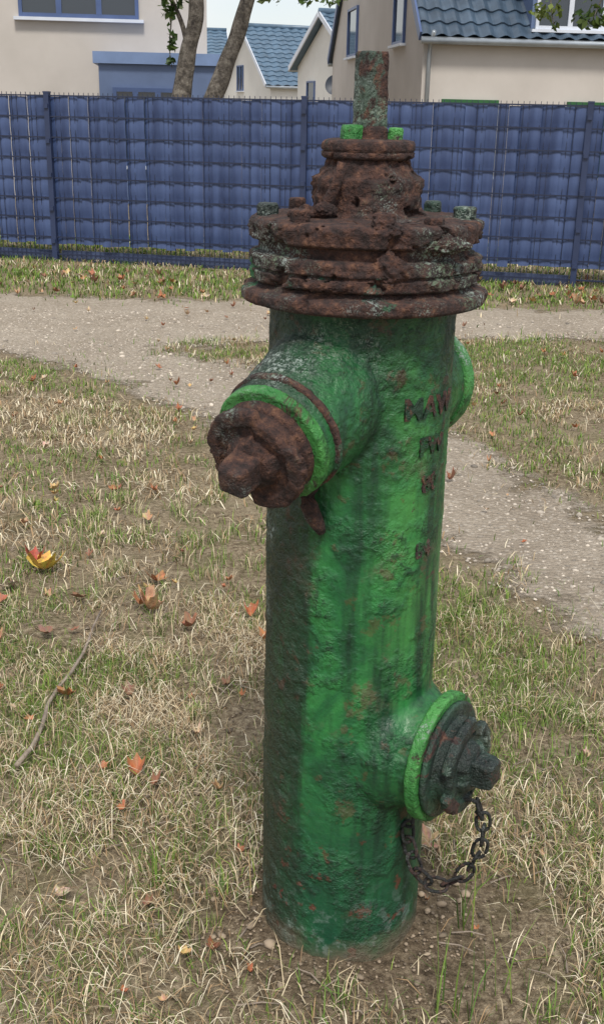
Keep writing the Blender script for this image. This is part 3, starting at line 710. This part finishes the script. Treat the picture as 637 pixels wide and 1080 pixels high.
# ------------------------------------------------------------------ TREES
t=NT('bark'); 
t.set(Base_Color=t.ramp(t.noise(11,6,.75),[(.35,(.045,.038,.032)),(.5,(.14,.12,.10)),(.65,(.28,.25,.21))]),Roughness=.9,Normal=t.bump(t.noise(22,5,.7),1,.04)); M_bark=t.m
t=NT('foliage'); cA=t.attr('col'); t.set(Base_Color=cA,Roughness=.5)
tr=t.t.nodes.new('ShaderNodeBsdfTranslucent'); t.put(tr.inputs[0],cA); mx=t.t.nodes.new('ShaderNodeMixShader'); mx.inputs[0].default_value=.35
t.t.links.new(t.b.outputs[0],mx.inputs[1]); t.t.links.new(tr.outputs[0],mx.inputs[2]); t.t.links.new(mx.outputs[0],t.out.inputs[0]); M_fol=t.m
def leafcloud(name,clumps,par,size=.055,pal=((.05,.10,.02),(.09,.15,.03),(.16,.2,.04),(.035,.07,.02))):
    V=[];Fc=[];C=[]; pal=np.array(pal)
    for (c,r,n) in clumps:
        P=rng.normal(0,1,(n,3)); P/=np.linalg.norm(P,axis=1)[:,None]; P*=(rng.random((n,1))**.45)*np.array(r)
        P+=np.array(c); base=pal[rng.integers(0,len(pal))]
        for p in P:
            q=rng.normal(0,1,3);q/=np.linalg.norm(q);w=np.cross(q,rng.normal(0,1,3));w/=np.linalg.norm(w);s=size*rng.uniform(.6,1.3)
            n2=np.cross(q,w)*s*.15
            b=len(V);V+= [p-q*s,p+w*s*.6+n2-q*s*.1,p+q*s,p-w*s*.6+n2-q*s*.1]; Fc.append((b,b+1,b+2,b+3))
            cc=(base*.6+pal[rng.integers(0,len(pal))]*.4)*rng.uniform(.7,1.3); C+=[cc]*4
    return npmesh(name,V,Fc,M_fol,np.array(C),smooth=False)
def tree(name,base,limbs,clumps,size=.055):
    e=empty(name,base); mb=MB()
    for pts,rad in limbs:
        P=catm(pts,6); n=len(P); rr=[rad[0]+(rad[1]-rad[0])*i/(n-1) for i in range(n)]
        P=[p+Vector((mn.noise(p*2.1)*.05,mn.noise(p*2.1+Vector((7,0,0)))*.05,0)) for p in P]
        rr=[r*(1+.12*mn.noise(p*3)) for r,p in zip(rr,P)]
        mb.tube(P,rr,14)
    mb.obj('trunk_and_limbs',M_bark,True,e)
    o=leafcloud('crown',clumps,e,size); o.parent=e; o.matrix_parent_inverse=Matrix.Translation(e.location).inverted()
def crown(c,R3,n,k,lo):
    out=[]
    for i in range(n):
        p=rng.normal(0,1,3);p/=np.linalg.norm(p);p=p*(rng.random()**.4)*np.array(R3)+np.array(c)
        if p[2]<lo: p[2]=lo+rng.random()*.5
        out.append((p,np.array([.45,.45,.32])*rng.uniform(.7,1.3),k))
    return out
B=Vector((-1.52,15,0))
limbs=[([B-Zv*.2,B+Zv*.6,B+Zv*1.0],(.20,.17)),
 ([B+Zv*.8,(-1.68,15,1.5),(-1.58,15,2.1),(-1.44,15,2.8),(-1.5,15.1,3.8),(-1.9,15.2,5)],(.145,.06)),
 ([B+Zv*.8,(-1.32,15,1.45),(-1.10,15,2.0),(-.80,15,2.75),(-.5,14.9,3.7),(-.3,14.8,5)],(.135,.06)),
 ([(-1.47,15,2.9),(-1.9,14.7,3.5),(-2.6,14.5,4.2)],(.06,.02)),([(-1.6,15,2.3),(-1.76,14.95,2.75),(-2.0,14.9,3.1)],(.035,.015)),
 ([(-.7,15,3.1),(-.1,15.1,3.8),(.6,15.2,4.3)],(.06,.02)),([(-1.44,15,2.9),(-1.0,15.4,3.9),(-.9,15.6,5.2)],(.06,.02)),
 ([(-1.76,14.95,2.75),(-1.79,14.93,2.3),(-1.77,14.9,1.95)],(.012,.004)),([(-.3,15.0,3.55),(-.2,14.95,3.1),(-.15,14.9,2.75)],(.014,.004)),([(-.1,15.1,3.8),(.2,15.0,3.2),(.25,14.9,2.75)],(.014,.004))]
cl=crown((-1.1,15,4.9),(2.3,2,1.5),60,60,3.35)
cl+=[((-1.80,14.9,2.62),(.10,.08,.18),48),((-1.76,14.9,2.25),(.06,.05,.16),20),((-1.62,14.9,2.72),(.08,.05,.1),18),((-1.78,14.9,2.05),(.05,.05,.06),9),((-.5,14.9,2.80),(.2,.1,.10),30),((-.1,14.9,2.78),(.16,.1,.07),22),((-1.0,14.9,2.95),(.2,.1,.1),20),((.25,14.9,2.76),(.2,.1,.06),22)]
tree('tree',B,limbs,cl)
B=Vector((5.3,13,0))
limbs=[([B-Zv*.2,B+Zv*1.5,(5.2,13,3),(5.1,13,5.2)],(.19,.07)),([(5.25,13,2.2),(4.3,12.9,3.0),(3.3,12.9,3.2),(2.5,12.9,2.95)],(.07,.015)),([(5.2,13,3),(6.2,13.3,4),(6.8,13.4,4.8)],(.08,.02)),([(5.2,13,3.2),(4.6,12.6,4.4),(4.1,12.3,5.2)],(.07,.02)),([(3.3,12.9,3.2),(3.1,12.85,2.75),(3.0,12.85,2.45)],(.015,.004)),([(2.6,12.9,3.0),(2.55,12.88,2.7),(2.6,12.86,2.4)],(.012,.004))]
cl=crown((5.2,13,4.9),(2.4,2.2,1.5),60,60,3.2)
cl+=[((2.5,12.9,2.54),(.24,.12,.10),44),((3.0,12.9,2.48),(.22,.12,.12),56),((3.35,12.9,2.56),(.2,.12,.16),46),((2.75,12.9,2.75),(.4,.15,.15),60),((2.62,12.9,2.38),(.05,.05,.07),9)]
tree('tree.001',B,limbs,cl,.05)
